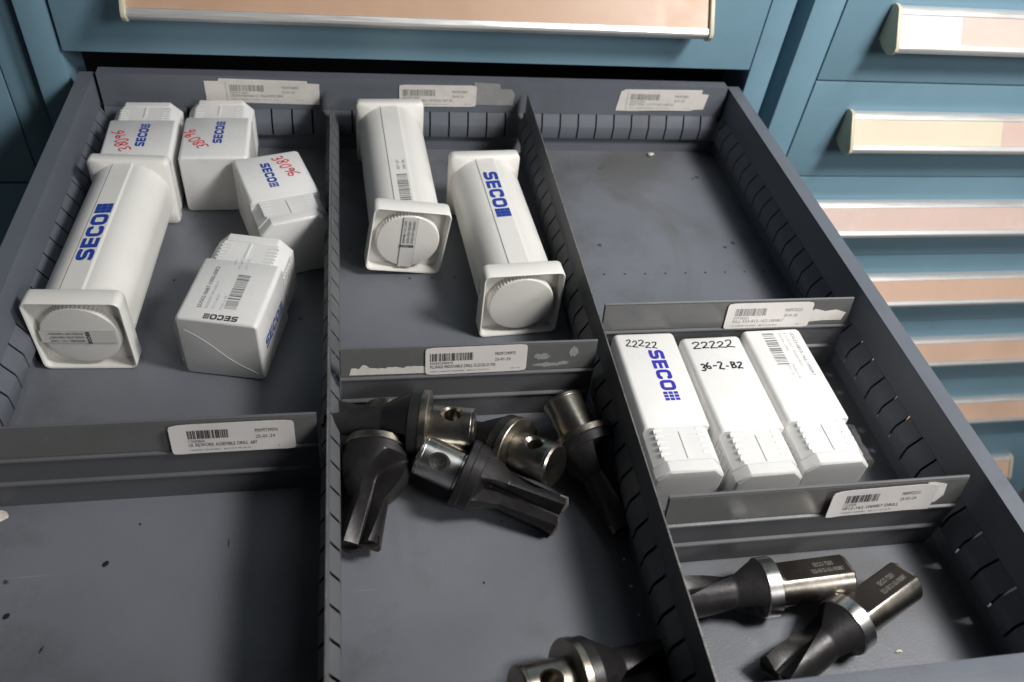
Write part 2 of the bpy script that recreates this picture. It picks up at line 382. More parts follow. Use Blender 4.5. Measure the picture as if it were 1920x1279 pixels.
# ---- closed drawer fronts with a full-width label handle
HPROF = [(0, .0330), (-.0030, .0350), (-.0075, .0352), (-.0098, .0340), (-.0118, .0312), (-.0108, .0300),
         (-.0245, .0104), (-.0262, .0108), (-.0285, .0076), (-.0285, .0056), (-.0262, .0022), (-.0225, .0002), (-.0180, .0000), (-.0110, .0012), (-.004, .0040), (0, .0040)]
def handle(t, x0, x1, y, z, papers):
    mb = MB(); mb.loft([[(x0, y+p[0], z+p[1]) for p in HPROF], [(x1, y+p[0], z+p[1]) for p in HPROF]])
    h = mb.build('handle', 'alu', t, smooth=28)
    cap = [(0, .0345), (-.0030, .0368), (-.0085, .0368), (-.0115, .0352), (-.0300, .0090), (-.0302, .0050), (-.0270, .0008), (-.0225, -.0014), (-.0170, -.0016), (-.0100, -.0002), (-.004, .0026), (0, .0026)]
    for s_, e in ((x0-.0036, x0+.0001), (x1-.0001, x1+.0036)):
        MB().loft([[(s_, y+p[0], z+p[1]) for p in cap], [(e, y+p[0], z+p[1]) for p in cap]]).build('end_cap', 'cream', h, smooth=35, bevel=.0008)
    a = x0+.0006
    for frac, m in papers:
        b = x0+.0006+(x1-x0-.0012)*frac
        P_, Q_ = Vector((0, -.01085, .02990)), Vector((0, -.02440, .01055)); nr = Vector((0, -.8, .58)).normalized()
        def q4(xx, lift): return [Vector((xx, y, z))+P_+nr*lift, Vector((xx, y, z))+Q_+nr*lift]
        A0, B0, A1, B1 = q4(a, -.0002), q4(b-.0002, -.0002), q4(a, .00035), q4(b-.0002, .00035)
        MB().loft([[A0[0], A0[1], B0[1], B0[0]], [A1[0], A1[1], B1[1], B1[0]]]).build('paper_insert', m, h); a = b
    return h
def drawer_front(label, x0, x1, z0, z1, y, hx0, hx1, hz, papers, group=None):
    t = thing('closed_drawer', label, 'drawer', place(0, 0, 0), group)
    MB().box(x0, x1, y, y+.018, z0, z1).build('front_panel', 'blue', t, smooth=40, bevel=.0012)
    MB().box(x0+.03, x1-.03, y+.0185, y+.5, z0+.008, z0+.05).build('drawer_box', 'steelbox', t)
    handle(t, hx0, hx1, y, hz, papers); return t
drawer_front('closed blue drawer with long peach paper handle just above the open drawer', -.2068, .3765, .0828, .300, YC-.002, -.1455, .3150, .1205, [(1.0, 'tan')])
seps = [.300, .0770, -.0285, -.1350, -.2440, -.360, -.495, -.66, -.78]
info = [('closed blue drawer whose handle holds a white then pink paper', [(.118, 'insertpaper'), (1, 'pink')], .1165),
        ('closed blue drawer whose handle holds an ivory then pink paper', [(.31, 'ivory'), (1, 'pink')], .0140),
        ('closed blue drawer with pale pink handle paper below the ivory one', [(1, 'pink')], -.0905),
        ('closed blue drawer with peach handle paper, second below the ivory one', [(1, 'peach')], -.1950),
        ('closed blue drawer with peach handle paper, third below the ivory one', [(1, 'peach')], -.3045),
        ('closed blue drawer with peach handle paper, fourth below the ivory one', [(1, 'peach')], -.4310),
        ('closed blue drawer with peach handle paper, fifth below the ivory one', [(1, 'peach')], -.58),
        ('closed blue drawer with peach handle paper, lowest of its cabinet', [(1, 'peach')], -.73)]
for i, (lb, pp, hz) in enumerate(info):
    drawer_front(lb, .4436, 1.0945, seps[i+1]+.0009, seps[i]-.0009, YR, .4905, 1.02, hz, pp, 'closed drawers of the cabinet')
for i, (z0, z1, lb) in enumerate([(-.05, .25, 'upper plain blue drawer of the shaded cabinet'), (-.36, -.052, 'lower plain blue drawer of the shaded cabinet')]):
    drawer_front(lb, -.874, -.2630, z0, z1, YC+.012, -.80, -.33, z1-.09, [(1, 'peach')])

# ================================================================== OPEN DRAWER
D = thing('open_drawer', 'grey steel drawer pulled open, divided into compartments of tools and boxes', 'drawer', place(0, 0, 0))
MB().box(XL-.002, XR+.002, YF-.002, .0, -.0016, 0).build('floor_panel', 'floor', D)
# rear wall
rw = MB()
rw.sheet([(0, .0145), (0, -.001)], lambda p, t: (t, -p[0], p[1]), XL, XR)
mbx = MB().box(XL+.003, XR-.003, .0, .0009, .0388, .0680).box(XL+.003, XR-.003, .0009, .0105, .0671, .0680).box(XL+.003, XR-.003, .0, .0009, -.001, .0143)
rear = mbx.build('rear_wall', 'grey', D)
slotted(rear, 'slotted_rib', lambda p, t: (t, -p[0], p[1]), XL+.003, XR-.003, X1)
MB().box(XL, XR, .0012, .0022, .010, .042).build('slot_shade_sheet', 'nearblack', rear)  # near-black sheet behind the rib paints the shade in its slots
# left wall
lw = MB().box(XL-.0009, XL, YF, .008, .0388, HW).box(XL-.0105, XL-.0009, YF, .008, HW-.0009, HW).box(XL-.0114, XL-.0105, YF, .008, .040, HW).box(XL-.0009, XL, YF, .008, -.001, .0143)
left = lw.build('side_wall', 'grey', D, bevel=0)
slotted(left, 'slotted_rib', lambda p, t: (XL+p[0], t, p[1]), YF, -.001, -.0045)
MB().box(XL-.0030, XL-.0020, YF, .0, .008, .044).build('slot_shade_sheet', 'nearblack', left)
# right wall
rwm = MB().box(XR, XR+.0009, YF, .008, .0388, HW).box(XR+.0009, XR+.0105, YF, .008, HW-.0009, HW).box(XR+.0105, XR+.0114, YF, .008, .052, HW).box(XR, XR+.0009, YF, .008, -.001, .0143)
right = rwm.build('side_wall', 'grey', D)
slotted(right, 'slotted_rib', lambda p, t: (XR-p[0], t, p[1]), YF, -.001, -.2998)
shade_sheets = MB(); opens = [-.2998-k*PT for k in (0, 1, 3, 4, 9, 11)]
edges = sorted([YF]+[o_ for q in opens for o_ in (q-.003, q+.003)]+[0.0])
for a, b in zip(edges[::2], edges[1::2]): shade_sheets.box(XR+.0020, XR+.0030, a, b, .008, .044)
shade_sheets.build('slot_shade_sheet', 'nearblack', right)
# front wall and the broad lip of the drawer front
fw = MB().box(XL-.0114, XR+.0114, YF-.016, YF-.0003, -.001, HW+.001)
fr = fw.build('front_wall', 'grey', D, smooth=40, bevel=.0012)
MB().box(XL-.035, XR+.035, YF-.036, YF-.0163, -.03, .075).build('front_panel', 'blue', D, smooth=40, bevel=.0015)
# rows of small punched holes in the floor panel
def disc(mb, x, y, r, z=.00012, n=10): mb.add([(x+r*math.cos(2*math.pi*i/n), y+r*math.sin(2*math.pi*i/n), z) for i in range(n)], [tuple(range(n))])
hole = MB(); disc(hole, 0, 0, .0009); hme = hole.mesh('floor_hole'); hme.materials.append(M['nearblack'])
def holes(x, y, sc_=1):
    o = bpy.data.objects.new('floor_hole', hme); COL.objects.link(o); o.parent = D; o.location = (x, y, 0); o.scale = (sc_, sc_, 1)
for k in range(-9, 10): holes(.2104+k*.0171, -.180)
for k in range(18): holes(-.1310+k*.0172 if k < 3 else -.131+k*.0172, -.1772) if k < 4 else None
hole_light = MB(); disc(hole_light, 0, 0, .0009, .0003); bme = hole_light.mesh('floor_hole'); bme.materials.append(M['alu'])  # pale discs paint the light showing through this row of holes
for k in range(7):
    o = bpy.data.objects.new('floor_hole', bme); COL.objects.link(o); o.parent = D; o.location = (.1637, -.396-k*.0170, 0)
for x, y, sx, sy, a in [(-.1187, -.4074, 2.4, 3.2, -35), (-.1607, -.433, 2.4, 3.0, -35), (-.14, -.4525, .8, 3.2, -20), (-.0565, -.40, .4, 4.5, 3), (-.105, -.384, 1.1, 1.2, 0), (.0815, -.437, 1.0, 1.2, 0)]:
    o = bpy.data.objects.new('paint_chip', hme); COL.objects.link(o); o.parent = D; o.location = (x, y, .00005); o.scale = (sx*.7, sy*.7, 1); o.rotation_euler = (0, 0, R(a))
# stickers on the rear wall (front of the sheet faces -y)
def rearM(x, z, tilt=0): return frame((x, -.0004, z), (math.cos(R(tilt)), 0, math.sin(R(tilt))), (-math.sin(R(tilt)), 0, math.cos(R(tilt))))
slab(D, 'label_backing', [(0, 0), (.0925, -.001), (.093, .018), (.083, .0185), (.083, .0205), (.012, .0215), (.011, .019), (0, .019)], rearM(-.1025, .0447), .0002, 'oldpaper')
sticker(D, rearM(-.0855, .0455) @ Matrix.Translation((0, 0, .0002)), .066, .0195, 11, 'MXMT38091', '25-01-24', ('MXMT38091', 'CROWN INDEXABLE 12 - DRILL BOXED 38096', 'LISTA CABINET DIVIDER TRAY 34 12 01'), 'yellowed barcode sticker at left of rear wall', 'oldpaper', 'greyink')
slab(D, 'label_backing', [(0, 0), (.036, 0), (.037, .011), (.034, .0155), (.024, .0155), (.023, .0205), (0, .0215)], rearM(.1225, .0463), .0002, 'film')
sticker(D, rearM(.0578, .0437, .6) @ Matrix.Translation((0, 0, .0002)), .0675, .0205, 12, 'MXMT3807', '25-01-24', ('MXMT3807', 'CROWN INDEXABLE CARTRIDGE UNIT 750', 'LISTA CABINET DIVIDER TRAY 34 12 01'), 'barcode sticker over greyed tape on rear wall', 'oldpaper', 'greyink')
slab(D, 'label_backing', [(0, 0), (.018, -.0002), (.085, .0025), (.0865, .0175), (.0795, .018), (.0795, .022), (.006, .0212), (.002, .019)], rearM(.2548, .0432), .0002, 'oldpaper')
sticker(D, rearM(.2640, .0442) @ Matrix.Translation((0, 0, .0002)), .066, .0205, 13, 'MXMT3802', '25-01-24', ('MXMT3802', 'BODY DRILL 12 X 70 CART UNIT 2D', 'LISTA CABINET DIVIDER TRAY 34 12 01'), 'barcode sticker at right of rear wall', 'oldpaper', 'greyink')

# ---- long slotted dividers (front to back)
def long_divider(x, label, off):
    t = thing('long_divider', label, 'divider', place(x, 0, 0), 'long slotted dividers')
    y0, y1 = YF+.0006, -.0062
    MB().box(-.0005, .0005, y0, y1, .0003, HD).build('sheet', 'divider', t)
    MB().box(-.0004, .0004, y0+.002, y1-.002, HD-.0001, HD+.0002).build('worn_edge', 'edge', t)
    for s_ in (1, -1):
        slotted(t, 'slotted_rib', lambda p, q, s_=s_: (s_*(p[0]*.82+.0006), q, p[1]+.003), y0, y1, off, 'divider', .0019)
        MB().box(min(s_*.0006, s_*.0011), max(s_*.0006, s_*.0011), y0, y1, .019, .0400).build('slot_shade_sheet', 'nearblack', t)  # near-black strip paints the shade within the divider's slots
    return t
long_divider(X1, 'long slotted divider between the boxes and the two white tubes', -.0383)
long_divider(X2, 'long slotted divider beside the row of three long white boxes', -.0383)

# ---- cross dividers with a sloped label strip on top
DPROF = [(.0028, .0610), (.0036, .0618), (.0044, .0612), (.0018, .0418), (.0012, .0405), (-.0008, .0402), (-.0012, .0392), (-.0004, .0385), (-.0002, .0215),
         (-.0014, .0205), (-.0017, .0195), (-.0006, .0188), (-.0004, .0003), (.0004, .0003), (.0010, .020), (.0018, .038)]
def cross_divider(x0, x1, yb, label):
    t = thing('cross_divider', label, 'divider', place((x0+x1)/2, yb, 0), 'cross dividers')
    hw = (x1-x0)/2; prof = [(.0044, .0612), (.0036, .0618), (.0028, .0611), (-.0006, .0415), (-.0009, .0408), (-.0025, .0404), (-.0028, .0396), (-.0020, .0388), (-.0016, .0216),
            (-.0030, .0206), (-.0033, .0198), (-.0024, .0190), (-.0020, .0003), (-.0010, .0003), (-.0010, .0186), (-.0006, .0386), (.0008, .0412)]
    MB().loft([[(-hw, p[0], p[1]) for p in prof], [(hw, p[0], p[1]) for p in prof]]).build('sheet', 'divider', t, smooth=25)
    k = Vector((0, .0034, .0196)).normalized(); o = Vector((0, -.0006, .0415))-Vector((0, 1, -.17)).normalized()*.0002
    a, b = Vector((-hw+.003, o.y, o.z)), k*.0192
    mb = MB(); nrm = Vector((1, 0, 0)).cross(k)
    vs = [Vector((-hw+.0004, o.y, o.z)), Vector((hw-.0004, o.y, o.z)), Vector((hw-.0004, o.y, o.z))+b, Vector((-hw+.0004, o.y, o.z))+b]
    mb.loft([vs, [v+nrm*.00035 for v in vs]]).build('label_strip', 'strip', t)
    return t
def stripM(t, x, v, tilt=0, lift=.0008):
    """frame on a divider's sloped strip at world x, v metres up from its lower edge"""
    k = Vector((0, .0034, .0196)).normalized(); o = Vector((x-t.location.x, -.0006, .0415))+k*v; n = Vector((1, 0, 0)).cross(k)
    u = (Vector((1, 0, 0))*math.cos(R(tilt))+k*math.sin(R(tilt)))
    return frame(o+n*lift, u, k)
bpy.context.view_layer.update()
dl = cross_divider(XL+.0066, X1-.0062, -.3643, 'cross divider in front of the small boxes, sticker ending 965'); bpy.context.view_layer.update()
sticker(dl, stripM(dl, -.0825, -.0020, .3, .0020), .0645, .0205, 21, 'MXMT390965', '25-01-24', ('MXMT390965', '890102K REWORK ASSEMBLE DRILL .687', 'LISTA CABINET DIVIDERS   BIN 37 2 06 04 01'), 'white barcode sticker with curling ends', curl=.6)
dm = cross_divider(X1+.0062, X2-.0062, -.3160, 'cross divider above the loose drill heads, sticker beside torn paper'); bpy.context.view_layer.update()
sticker(dm, stripM(dm, .0570, -.0005, .6, .0010), .0625, .0200, 22, 'MXMT390975', '25-01-24', ('MXMT390975', 'PLUNGE INDEXABLE DRILL SCEC02-D.750', 'LISTA CABINET DIVIDERS   BIN 37 2 06 04 01'), 'clean white barcode sticker')
rn = random.Random(5)
top_ = [(.0455-i*.0022, .0050+rn.uniform(-.0006, .0007)+(.003 if 15 < i < 18 else 0)) for i in range(21)]
slab(dm, 'torn_paper', [(0.0002, .0005), (.0458, .0002)]+top_, stripM(dm, .0112, .0005, 0, .0005), .0002, 'oldpaper', 'torn strip of old paper')
for (x, v, wd, h) in [(.1225, .0020, .020, .0030), (.1240, .0075, .010, .0050), (.1460, .0085, .0060, .0080), (.1390, .0030, .008, .0028)]:
    pts = [(wd*(.5+.5*math.cos(a)*(1+rn.uniform(-.35, .2))), h*(.5+.5*math.sin(a)*(1+rn.uniform(-.35, .2)))) for a in [2*math.pi*i/34 for i in range(34)]]
    slab(dm, 'torn_paper', pts, stripM(dm, x, v, 0, .0005+x*.001), .0001, 'film', 'scrap of scraped-off paper')
dr = cross_divider(X2+.0062, XR-.0066, -.2835, 'cross divider behind the three long white boxes'); bpy.context.view_layer.update()
sticker(dr, stripM(dr, .2622, -.0015, 0, .0010), .0625, .0205, 23, 'MXMT35223', '25-01-24', ('MXMT35223', 'DRILL 523-812-162-1000R7', 'LISTA CABINET DIVIDERS   BIN 37 2 06 04 01'), 'slightly grey barcode sticker', curl=.25, ink='greyink')
slab(dr, 'torn_paper', [(0, 0), (.012, .001), (.026, .0008), (.028, .007), (.020, .0095), (.012, .0085), (.004, .0105), (0, .008)], stripM(dr, .3235, .002, 0, .0005), .0002, 'oldpaper', 'torn old paper beside the sticker')
df = cross_divider(X2+.0062, XR-.0066, -.4330, 'cross divider between the three long boxes and the shank drills'); bpy.context.view_layer.update()
slab(df, 'label_backing', [(0, 0), (.010, .003), (.0135, .008), (.0125, .0165), (.004, .019), (0, .019)], stripM(df, .3290, -.0005, 1.5, .0009), .0002, 'oldpaper')
sticker(df, stripM(df, .2705, -.0022, 1.2, .0021), .0640, .0200, 24, 'MXMT223335', '25-01-24', ('MXMT223335', '523-0812-162-1000R7 DRILL', 'LISTA CABINET DIVIDERS   BIN 37 2 06 04 01'), 'skewed white barcode sticker with lifted edge', curl=.9)

# ================================================================== BOXES
def square_box(label, mtx, W, H, LB, L, group, kind):
    """telescopic plastic box: body from y = 0 to LB, ratchet neck and end cap to L"""
    t = thing('plastic_box', label, 'box', mtx, group); cz = H/2
    r = .0032
    s_ = [sec(rrect(W-.003, H-.003, r*.6, 4, 0, cz), 0), sec(rrect(W-.0008, H-.0008, r, 4, 0, cz), .0009), sec(rrect(W, H, r, 4, 0, cz), .0026),
          sec(rrect(W, H, r, 4, 0, cz), LB-.0008), sec(rrect(W-.0012, H-.0012, r, 4, 0, cz), LB)]
    MB().loft(s_).build('body', 'white', t, smooth=40)
    ni = .0012; cw = W*.17
    MB().loft([sec(rrect(W-ni, H-ni, cw*.8, 1, 0, cz), LB-.001), sec(rrect(W-ni, H-ni, cw*.8, 1, 0, cz), L-.0085)]).build('neck', 'white', t, smooth=20)
    n = 5; a = LB+.0015; st = (L-.010-a)/n
    for i in range(n):                      # ratchet teeth: notched collars at the corners
        y0 = a+i*st
        nk = t.children[1]
        for sx in (-1, 1):
            for zz in (H-.0006, .0006):
                mb = MB(); z0, z1 = (zz-.0006, zz+.00045) if zz > cz else (zz-.00045, zz+.0006)
                x0, x1 = sorted((sx*W*.24, sx*(W*.5-cw*.72)))
                d0 = .0011
                q = [(x0, y0, z0), (x1, y0, z0), (x1, y0+st*.62, z0), (x0, y0+st*.62, z0)]
                zt = z1 if zz > cz else z0; zb = z0 if zz > cz else z1
                mb.loft([[(x0, y0, zb), (x1, y0, zb), (x1, y0, zt), (x0, y0, zt)], [(x0, y0+st*.62, zb), (x1, y0+st*.62, zb), (x1, y0+st*.62, zb+(zt-zb)*.35), (x0, y0+st*.62, zb+(zt-zb)*.35)]])
                mb.build('ratchet_tooth', 'white', nk, bevel=.0002)
            mb = MB(); xo = sx*(W/2-.0010)
            for k in range(1):
                x0, x1 = sorted((xo-sx*.0006, xo+sx*.0010))
                mb.box(x0, x1, y0, y0+st*.55, H*.24, H*.76)
            mb.build('ratchet_tooth', 'white', nk, bevel=.0003)
    MB().loft([sec(rrect(W-.0022, H-.0022, cw, 1, 0, cz), L-.0088), sec(rrect(W-.0004, H-.0004, cw, 1, 0, cz), L-.0080), sec(rrect(W-.0004, H-.0004, cw, 1, 0, cz), L-.0012),
               sec(rrect(W-.0030, H-.0030, cw*.9, 1, 0, cz), L)]).build('end_cap', 'white', t, smooth=20, bevel=.0004)
    MB().box(-.0007, .0007, LB+.004, L-.0095, H-.0009, H-.0001).build('guide_ridge', 'white', t)
    MB().box(.0011, .0020, LB+.0055, L-.0098, H-.0012, H-.00075).build('guide_slot', 'oldpaper', t)
    return t
def topM(H, x, y, a):   # on the top face: u at angle a degrees from local x
    return frame((x, y, H+.00012), (math.cos(R(a)), math.sin(R(a)), 0), (-math.sin(R(a)), math.cos(R(a)), 0))
BW, BH, BB, BL_ = .0515, .0500, .0585, .0875
def small_box(label, x, y, rz):
    return square_box(label, place(x, y, 0.0002, rz), BW, BH, BB, BL_, 'small square plastic boxes', 's')
b1 = small_box('white square box with red handwriting, against the side wall behind the tube', -.1440, -.0990, 1.5)
b2 = small_box('white square box with red handwriting, under the rear wall sticker', -.0880, -.0935, 1.2)
b3 = small_box('white square box with red handwriting, turned askew against the slotted divider', -.0500, -.0890, 197.5)
b4 = small_box('white square box with a printed barcode on top and wrapped in film', -.0685, -.2750, -12)
for b, ra, sd in ((b1, 109, 4), (b2, 122, 14)):
    logo(b, topM(BH, .0050, .020, 88), .0070)
    handwriting(b, topM(BH, -.0035, .0160, ra), '38096', .0090, .030, .0012, 'red', sd, .12)
logo(b3, topM(BH, .0070, .012, 90), .0070)
handwriting(b3, topM(BH, -.0035, .0065, 104), '38096', .0085, .030, .0012, 'red', 9, .12)
logo(b4, topM(BH, .0125, .0062, 180) , .0046, 'black')
words(b4, topM(BH, -.0125, .0105, 90), [('SD502-0687-1000-00R2', 0, 0, .0036, .0400)], 'black', 'lettering')
words(b4, topM(BH, -.0085, .0105, 90), [('SD502/687-1000-00R2-P1', 0, 0, .0022, .026), ('27.12 8520', 0, -.0042, .0022, .014), ('Made in SE', 0, -.0088, .0022, .013), ('29.41', .043, -.005, .0020, .006), ('PQ 0071', .040, -.009, .0022, .010), ('QTY 1 ST', .040, -.013, .0022, .011)], 'paleink', 'fine_print')
barcode(b4, topM(BH, .0090, .0125, 90), .0330, .0078, 'greyink', 26, 31)
logo(b4, frame((BW/2+.00012, .010, .020), (0, 1, 0), (0, 0, 1)), .0085)
# film seam across the near end of the wrapped box, and the little moulded ring
mb = MB()
for i in range(24):
    u0, u1 = i/24, (i+1)/24
    f = lambda u: (-.021+.042*u, -.00005, .040-.034*u+.0015*math.sin(u*7))
    p, q = f(u0), f(u1); mb.add([(p[0], p[1], p[2]-.00030), (q[0], q[1], q[2]-.00030), (q[0], q[1]-.00022, q[2]), (p[0], p[1]-.00022, p[2]), (p[0], p[1], p[2]+.00030), (q[0], q[1], q[2]+.00030)], [(0, 1, 2, 3), (3, 2, 5, 4)])
mb.build('film_seam', 'white', b4, smooth=60)
def ring(parent, c, n, rad, wd, m='white', name='moulded_mark'):
    mb = MB(); k = 20; n = Vector(n).normalized(); a = n.orthogonal().normalized(); b = n.cross(a); c = Vector(c)
    for i in range(k):
        A = 2*math.pi*i/k; B = 2*math.pi*(i+1)/k
        da, db = a*math.cos(A)+b*math.sin(A), a*math.cos(B)+b*math.sin(B)
        mb.add([c+da*rad, c+db*rad, c+db*(rad+wd/2)+n*.00012, c+da*(rad+wd/2)+n*.00012, c+da*(rad+wd), c+db*(rad+wd)], [(0, 1, 2, 3), (3, 2, 5, 4)])
    return mb.build(name, m, parent, smooth=60)
ring(b4, (.009, 0, .027), (0, -1, 0), .0015, .0008)
CW, CH, CB, CLN = .0425, .0415, .0800, .1130
c1 = square_box('long white box with the blue printed name beside handwritten 22222', place(.2045, -.2880, .0002, 180), CW, CH, CB, CLN, 'long plastic boxes', 'c')
c2 = square_box('long white box with two handwritten lines, middle of the row of three', place(.2500, -.2935, .0002, 181), CW, CH, CB, CLN, 'long plastic boxes', 'c')
c3 = square_box('long white box with a printed barcode, third from the slotted divider', place(.2960, -.2885, .0002, 180.8), CW, CH, CB, CLN, 'long plastic boxes', 'c')
# these boxes are turned half round, so local +x points to world -x, local +y to world -y
logo(c1, topM(CH, .0015, .0165, 90), .0100, 'violetink', st=.95)
handwriting(c1, topM(CH, .0150, .0125, 176), '22222', .0056, .0215, .00085, 'black', 5, .16)
handwriting(c2, topM(CH, .0155, .0110, 179), '22222', .0058, .0300, .00095, 'black', 6, .12)
handwriting(c2, topM(CH, .0165, .0300, 179), '36-2-B2', .0060, .0300, .00115, 'black', 8, .14)
words(c3, topM(CH, -.0120, .0040, 90), [('SD523-0812-162-1000R7', 0, 0, .0032, .0400)], 'greyink', 'lettering')
words(c3, topM(CH, -.0075, .0040, 90), [('8.12-32 ISO - SD523-0812', 0, 0, .0024, .031), ('00099-1235', 0, -.0040, .0022, .017), ('Made in SE', .029, -.006, .0022, .013), ('QTY 1 ST', .029, -.0095, .0022, .010)], 'paleink', 'fine_print')
barcode(c3, topM(CH, .0085, .0040, 90), .0300, .0085, 'greyink', 18, 33)

def film(t, W, H, y0, y1, seed, name='clear_film'):
    """loose clear wrapping: wrinkled sleeve closed over the end"""
    rn = random.Random(seed); base = rrect(W, H, .004, 2, 0, H/2); out = []
    for i, p in enumerate(base):
        q = base[(i+1) % len(base)]; k = 7 if math.hypot(p[0]-q[0], p[1]-q[1]) > .01 else 1
        out += [(p[0]+(q[0]-p[0])*j/k, p[1]+(q[1]-p[1])*j/k) for j in range(k)]
    m = 16; secs = []; ph = [rn.uniform(0, 6.28) for _ in range(6)]
    for k in range(m+1):
        y = y0+(y1-y0)*k/m; row = []
        for i, p in enumerate(out):
            g = .00045+.0004*math.sin(k*.9+i*.55+ph[0])*math.sin(i*.37-k*.31+ph[1])+rn.uniform(0, .00012)
            dx = p[0]/(W/2); dz = (p[1]-H/2)/(H/2); row.append((p[0]+dx*g, y+rn.uniform(-.0002, .0002), max(.0001, p[1]+dz*g)))
        secs.append(row)
    for f in (.72, .40, .08):
        secs.append([(p[0]*f, y1+(1 if y1 > y0 else -1)*(.0006+rn.uniform(0, .0005)), H/2+(p[1]-H/2)*f) for p in out])
    return MB().loft(secs, False, True).build(name, 'clear', t, smooth=70)
film(c1, CW, CH, CB+.006, CLN+.0004, 1); film(c2, CW, CH, CB+.006, CLN+.0004, 2); film(c3, CW, CH, CB+.006, CLN+.0004, 3)
film(b4, BW, BH, BB-.004, -.0004, 4); film(b3, BW, BH, BB-.006, BL_+.0004, 5)
# ---- tubes with square ends
def tube(label, x, y, rz, L, facet, tint='whiter', roll=0, lift=.0003):
    """lies along local +y from the screw-cap end at y = 0 to the plain end at y = L"""
    F = .0570; t = thing('plastic_tube', label, 'tube', place(x, y, lift, rz), 'white tubes with square ends'); cz = F/2
    n = 96; rad = .0262
    def body(y_):
        out = []
        for i in range(n):
            a = 2*math.pi*i/n; dr = (a-R(facet)+math.pi) % (2*math.pi)-math.pi
            hs, cr_ = .0264, .0205          # rounded-square section
            ca, sa = abs(math.cos(a)), abs(math.sin(a)); rr = hs/max(ca, sa)
            if min(rr*ca, rr*sa) > hs-cr_:
                k_ = (hs-cr_)*(ca+sa); rr = k_+math.sqrt(max(0, k_*k_-2*(hs-cr_)**2+cr_**2))
            if abs(dr) < R(15): rr = (rad+.0005)/math.cos(dr)
            out.append((rr*math.cos(a), y_, cz+rr*math.sin(a)))
        return out
    MB().loft([body(.010), body(L-.006)], False, False).build('barrel', tint, t, smooth=18)
    # seam line along one edge of the facet
    a = R(facet+15); e = Vector((math.cos(a), 0, math.sin(a)))*((rad+.0007)/math.cos(R(15))); tn = Vector((-math.sin(a), 0, math.cos(a)))*.00022
    v = [Vector((0, yy, cz))+e+s_*tn for yy in (.0125, L-.0065) for s_ in (-1, 1)]
    MB().add(v, [(0, 1, 3, 2)]).build('seam', 'greyink', t)
    # plain end: square plate with a skirt and a coved root
    MB().loft([sec(rrect(F-.0105, F-.0105, .015, 5, 0, cz), L-.0135), sec(rrect(F-.0035, F-.0035, .008, 5, 0, cz), L-.0095), sec(rrect(F-.0006, F-.0006, .0045, 5, 0, cz), L-.0085), sec(rrect(F, F, .0042, 5, 0, cz), L-.0075), sec(rrect(F, F, .0042, 5, 0, cz), L-.0008), sec(rrect(F-.0016, F-.0016, .0036, 5, 0, cz), L)]).build('end_plate', tint, t, smooth=50)
    # cap end: hollow square collar
    o_ = [sec(rrect(F-.0010, F-.0010, .0042, 5, 0, cz), .0135), sec(rrect(F, F, .0046, 5, 0, cz), .0128), sec(rrect(F, F, .0046, 5, 0, cz), .0006), sec(rrect(F-.0010, F-.0010, .0042, 5, 0, cz), 0),
          sec(rrect(F-.0030, F-.0030, .0036, 5, 0, cz), .0004), sec(rrect(F-.0046, F-.0046, .0040, 5, 0, cz), .0080)]
    col_ = MB().loft(o_).build('collar', tint, t, smooth=45)
    col_.matrix_basis = Matrix.Translation((0, 0, cz)) @ Matrix.Rotation(R(roll), 4, 'Y') @ Matrix.Translation((0, 0, -cz))
    # screw cap: knurled disc inside the collar
    k = 120; cr = .0236
    def gear(y_, r0, d): return [((r0-(d if i % 2 else 0))*math.cos(2*math.pi*i/k), y_, cz+(r0-(d if i % 2 else 0))*math.sin(2*math.pi*i/k)) for i in range(k)]
    cp = MB().loft([gear(.0082, cr, .0006), gear(.0026, cr, .0006), gear(.0020, cr-.0004, .0001), gear(.0014, cr-.0010, 0), gear(.0013, cr-.0016, 0)], True, True).build('screw_cap', tint, t, smooth=25)
    return t, cz, rad, cp
def facetM(cz, rad, facet, y, v, away=True):
    a = R(facet); n = Vector((math.cos(a), 0, math.sin(a))); tn = Vector((-math.sin(a), 0, math.cos(a)))
    o = Vector((0, y, cz))+n*(rad+.0007)
    if away: return frame(o-tn*0+tn*v, (0, 1, 0), tn)     # reads away from the cap, letter tops to the left
    return frame(o-tn*v, (0, -1, 0), -tn)
F1 = 95
t1, cz, rad, cp1 = tube('white tube with square ends and a paper strip across its cap, beside the side wall', -.1528, -.2635, -2.7, .163, F1)
logo(t1, facetM(cz, rad, F1, .043, -.0052), .0108, st=1.22, sq=.95)
t2, cz, rad, cp2 = tube('white tube with a barcode along it and across its cap', .0552, -.1765, 2.4, .160, 93, roll=8, lift=.0030)
barcode(t2, facetM(cz, rad, 93, .0160, -.0052) @ Matrix.Translation((0, 0, 0)), .034, .0080, 'greyink', 24, 41)
words(t2, facetM(cz, rad, 93, .0560, -.0050), [('2941', 0, 0, .0030, .006), ('DRL', .008, 0, .0030, .005), ('0071', 0, .0045, .0030, .006), ('QTY', .008, .0045, .0030, .005)], 'greyink')
t3, cz, rad, cp3 = tube('white tube with the blue printed name, resting near the dark divider', .1300, -.2450, 3.6, .154, 93)
logo(t3, facetM(cz, rad, 93, .1255, -.0048, False), .0108, st=1.16, sq=.95)
